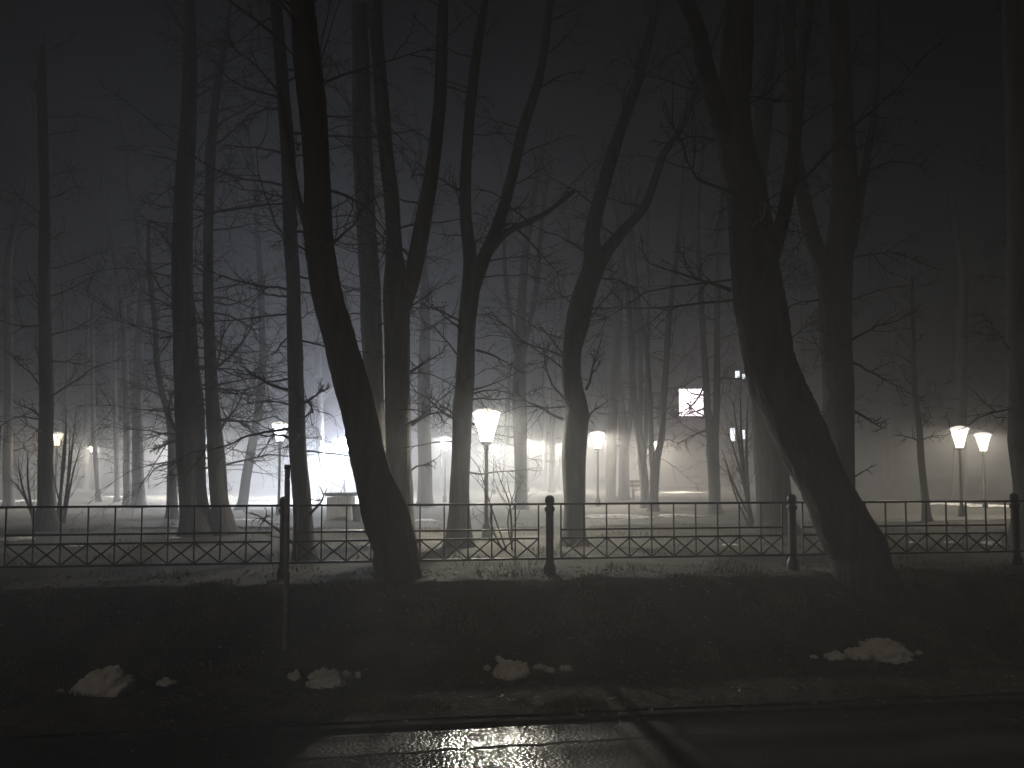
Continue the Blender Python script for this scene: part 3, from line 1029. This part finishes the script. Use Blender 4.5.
lump(566, 669, 14, 5, 'snow piece at the right end of the middle cluster', 14)
lump(884, 655, 46, 14, 'crumbling snow heap, highest one at the right of the verge', 15, rough=0.45)
lump(858, 656, 26, 9, 'low snow heap joined to the left side of the crumbling heap', 16, rough=0.4)
lump(836, 657, 22, 6, 'flat snow strip left of the low heap at the right', 17)
lump(813, 657, 9, 4, 'tiny snow crumb leftmost of the right heap', 18)
lump(904, 654, 16, 6, 'low snow piece touching the right side of the crumbling heap', 19)
lump(918, 653, 9, 4, 'tiny snow crumb right of the crumbling heap', 20)
PG = 'thin snow patches on the park ground'
PATCHES = [
    (340, 531, 46, 3.5, 'bright snow strip in front of the pale block'),
    (172, 538, 16, 3, 'snow scrap below the thickest left trunk'),
    (16, 539, 34, 5, 'snow patch at the left edge behind the fence'),
    (115, 497, 24, 2, 'far snow streak below the pair of close trunks'),
    (8, 501, 60, 2, 'far snow streak at the left edge'),
    (75, 546, 30, 2.5, 'faint snow scrap behind the left fence panel'),
    (504, 530, 40, 2, 'snow streak at the foot of the nearest lamp'),
    (686, 492.5, 44, 1.3, 'far snow streak right of the forked tree with the lantern'),
    (615, 517, 60, 4, 'broken snow crust right of the kinked tree'),
    (680, 516, 40, 4, 'broken snow crust in front of the two limbed tree'),
    (905, 502, 50, 2.6, 'snow ridge left of the sapling'),
    (950, 504, 50, 2.8, 'snow ridge behind the nearer right lantern pole'),
    (996, 507, 44, 3.2, 'snow ridge at the right edge before the lanterns'),
    (913, 543, 18, 4, 'snow heap low behind the fence left of the right lantern pole'),
    (955, 543, 22, 4.5, 'snow heap low behind the fence at the right lantern pole'),
    (994, 544, 20, 5.5, 'snow heap low behind the fence near the right end post'),
    (728, 545, 26, 3, 'snow scrap behind the fence left of the straight trunk'),
    (425, 520, 30, 2, 'snow streak right of the forked pale tree'),
    (250, 520, 40, 2.5, 'snow streak left of the thin steel pole'),
]
for i, (px, py, w, h, lb) in enumerate(PATCHES):
    o = lump(px, py, w, h, lb, 40 + i, 'snow_patch', PARK_Z, 0.9, PG, 0.5)
    o['category'] = 'snow patch'

# ------------------------------------------------------------------ grass
def grass(name, n, ur, wr, hr, seed, clump=0.0):
    rng = random.Random(seed)
    mb = MB()
    k = 0
    while k < n:
        u, w = rng.uniform(*ur), rng.uniform(*wr)
        dn = noise.noise(Vector((u * 1.4, w * 1.4, seed)))
        if dn < clump * rng.random():
            continue
        k += 1
        p = uw(u, w, ground_h(u, w) - 0.005)
        h = rng.uniform(*hr) * (1 + 0.8 * dn)
        a = rng.uniform(0, 6.28)
        s = Vector((math.cos(a), math.sin(a), 0)) * rng.uniform(0.003, 0.006)
        l = Vector((rng.gauss(0, .45), rng.gauss(0, .45), 0)) * h
        b = len(mb.v)
        mb.v += [p - s, p + s, p + l * 0.4 + s * 0.6 + Vector((0, 0, h * .6)), p + l * 0.4 - s * 0.6 + Vector((0, 0, h * .6)), p + l + Vector((0, 0, h * 0.9))]
        mb.f += [[b, b + 1, b + 2, b + 3], [b + 3, b + 2, b + 4]]
    return tag(mb.build(name, M['grass']), kind='stuff')


grass('grass', 60000, (-9, 9), (-2.95, -0.3), (0.02, 0.06), 3, 0.3)
grass('grass', 9000, (-9, 11), (0.05, 9), (0.03, 0.09), 9, 0.5)
rng = random.Random(12)
for (px, label) in ((505, 'dry weed clump at the fence foot just left of the middle post'), (745, 'dry weed clump at the fence foot before the straight trunk'), (610, 'small weed clump at the fence foot right of the kinked tree')):
    q = at(px, 560, 9.5)
    u_, w_ = to_uw(q)
    c = uw(u_, -0.2, 0)
    c.z = gz(c)
    mb = MB()
    for k in range(46 if px != 610 else 16):
        a = rng.uniform(0, 6.28)
        p = c + T * rng.gauss(0, 0.22) + N * rng.gauss(0, .06)
        p.z = gz(p) - 0.01
        pts = twig_path(rng, p, Vector((rng.gauss(0, .35), rng.gauss(0, .3), 1)), rng.uniform(.08, .24), 4, .2, -0.05)
        mb.tube(pts, [0.004, 0.004, 0.003, 0.002, 0.001], 3, close=False)
    tag(mb.build('weed_clump', M['twig'], origin=c), label, 'weeds', 'weed clumps along the fence foot')

# dead leaves lying about on the verge and the bank
rng = random.Random(31)
mb = MB()
for i in range(5000):
    u, w = rng.uniform(-9, 9), rng.uniform(-3.6, 0.6)
    if w < KERB_W - 0.02 and (rng.random() < 0.85 or -3 < u < 1.5):
        continue
    z = ground_h(u, w) + 0.006 if w > -2.98 else (0.006 if w < KERB_W else VERGE_Z - 0.008)
    p = uw(u, w, z)
    a = rng.uniform(0, 6.28)
    L, B = rng.uniform(0.02, 0.045), rng.uniform(0.012, 0.025)
    x = Vector((math.cos(a), math.sin(a), rng.uniform(-.3, .5)))
    y = Vector((-math.sin(a), math.cos(a), rng.uniform(-.2, .5)))
    b = len(mb.v)
    mb.v += [p - x * L, p - y * B + Vector((0, 0, .004)), p + x * L, p + y * B + Vector((0, 0, .004))]
    mb.f.append([b, b + 1, b + 2, b + 3])
tag(mb.build('leaves', textured('dead_leaf', (0.05, 0.03, 0.018), (0.22, 0.15, 0.085), 3, 0.7, 0.0)), kind='stuff')
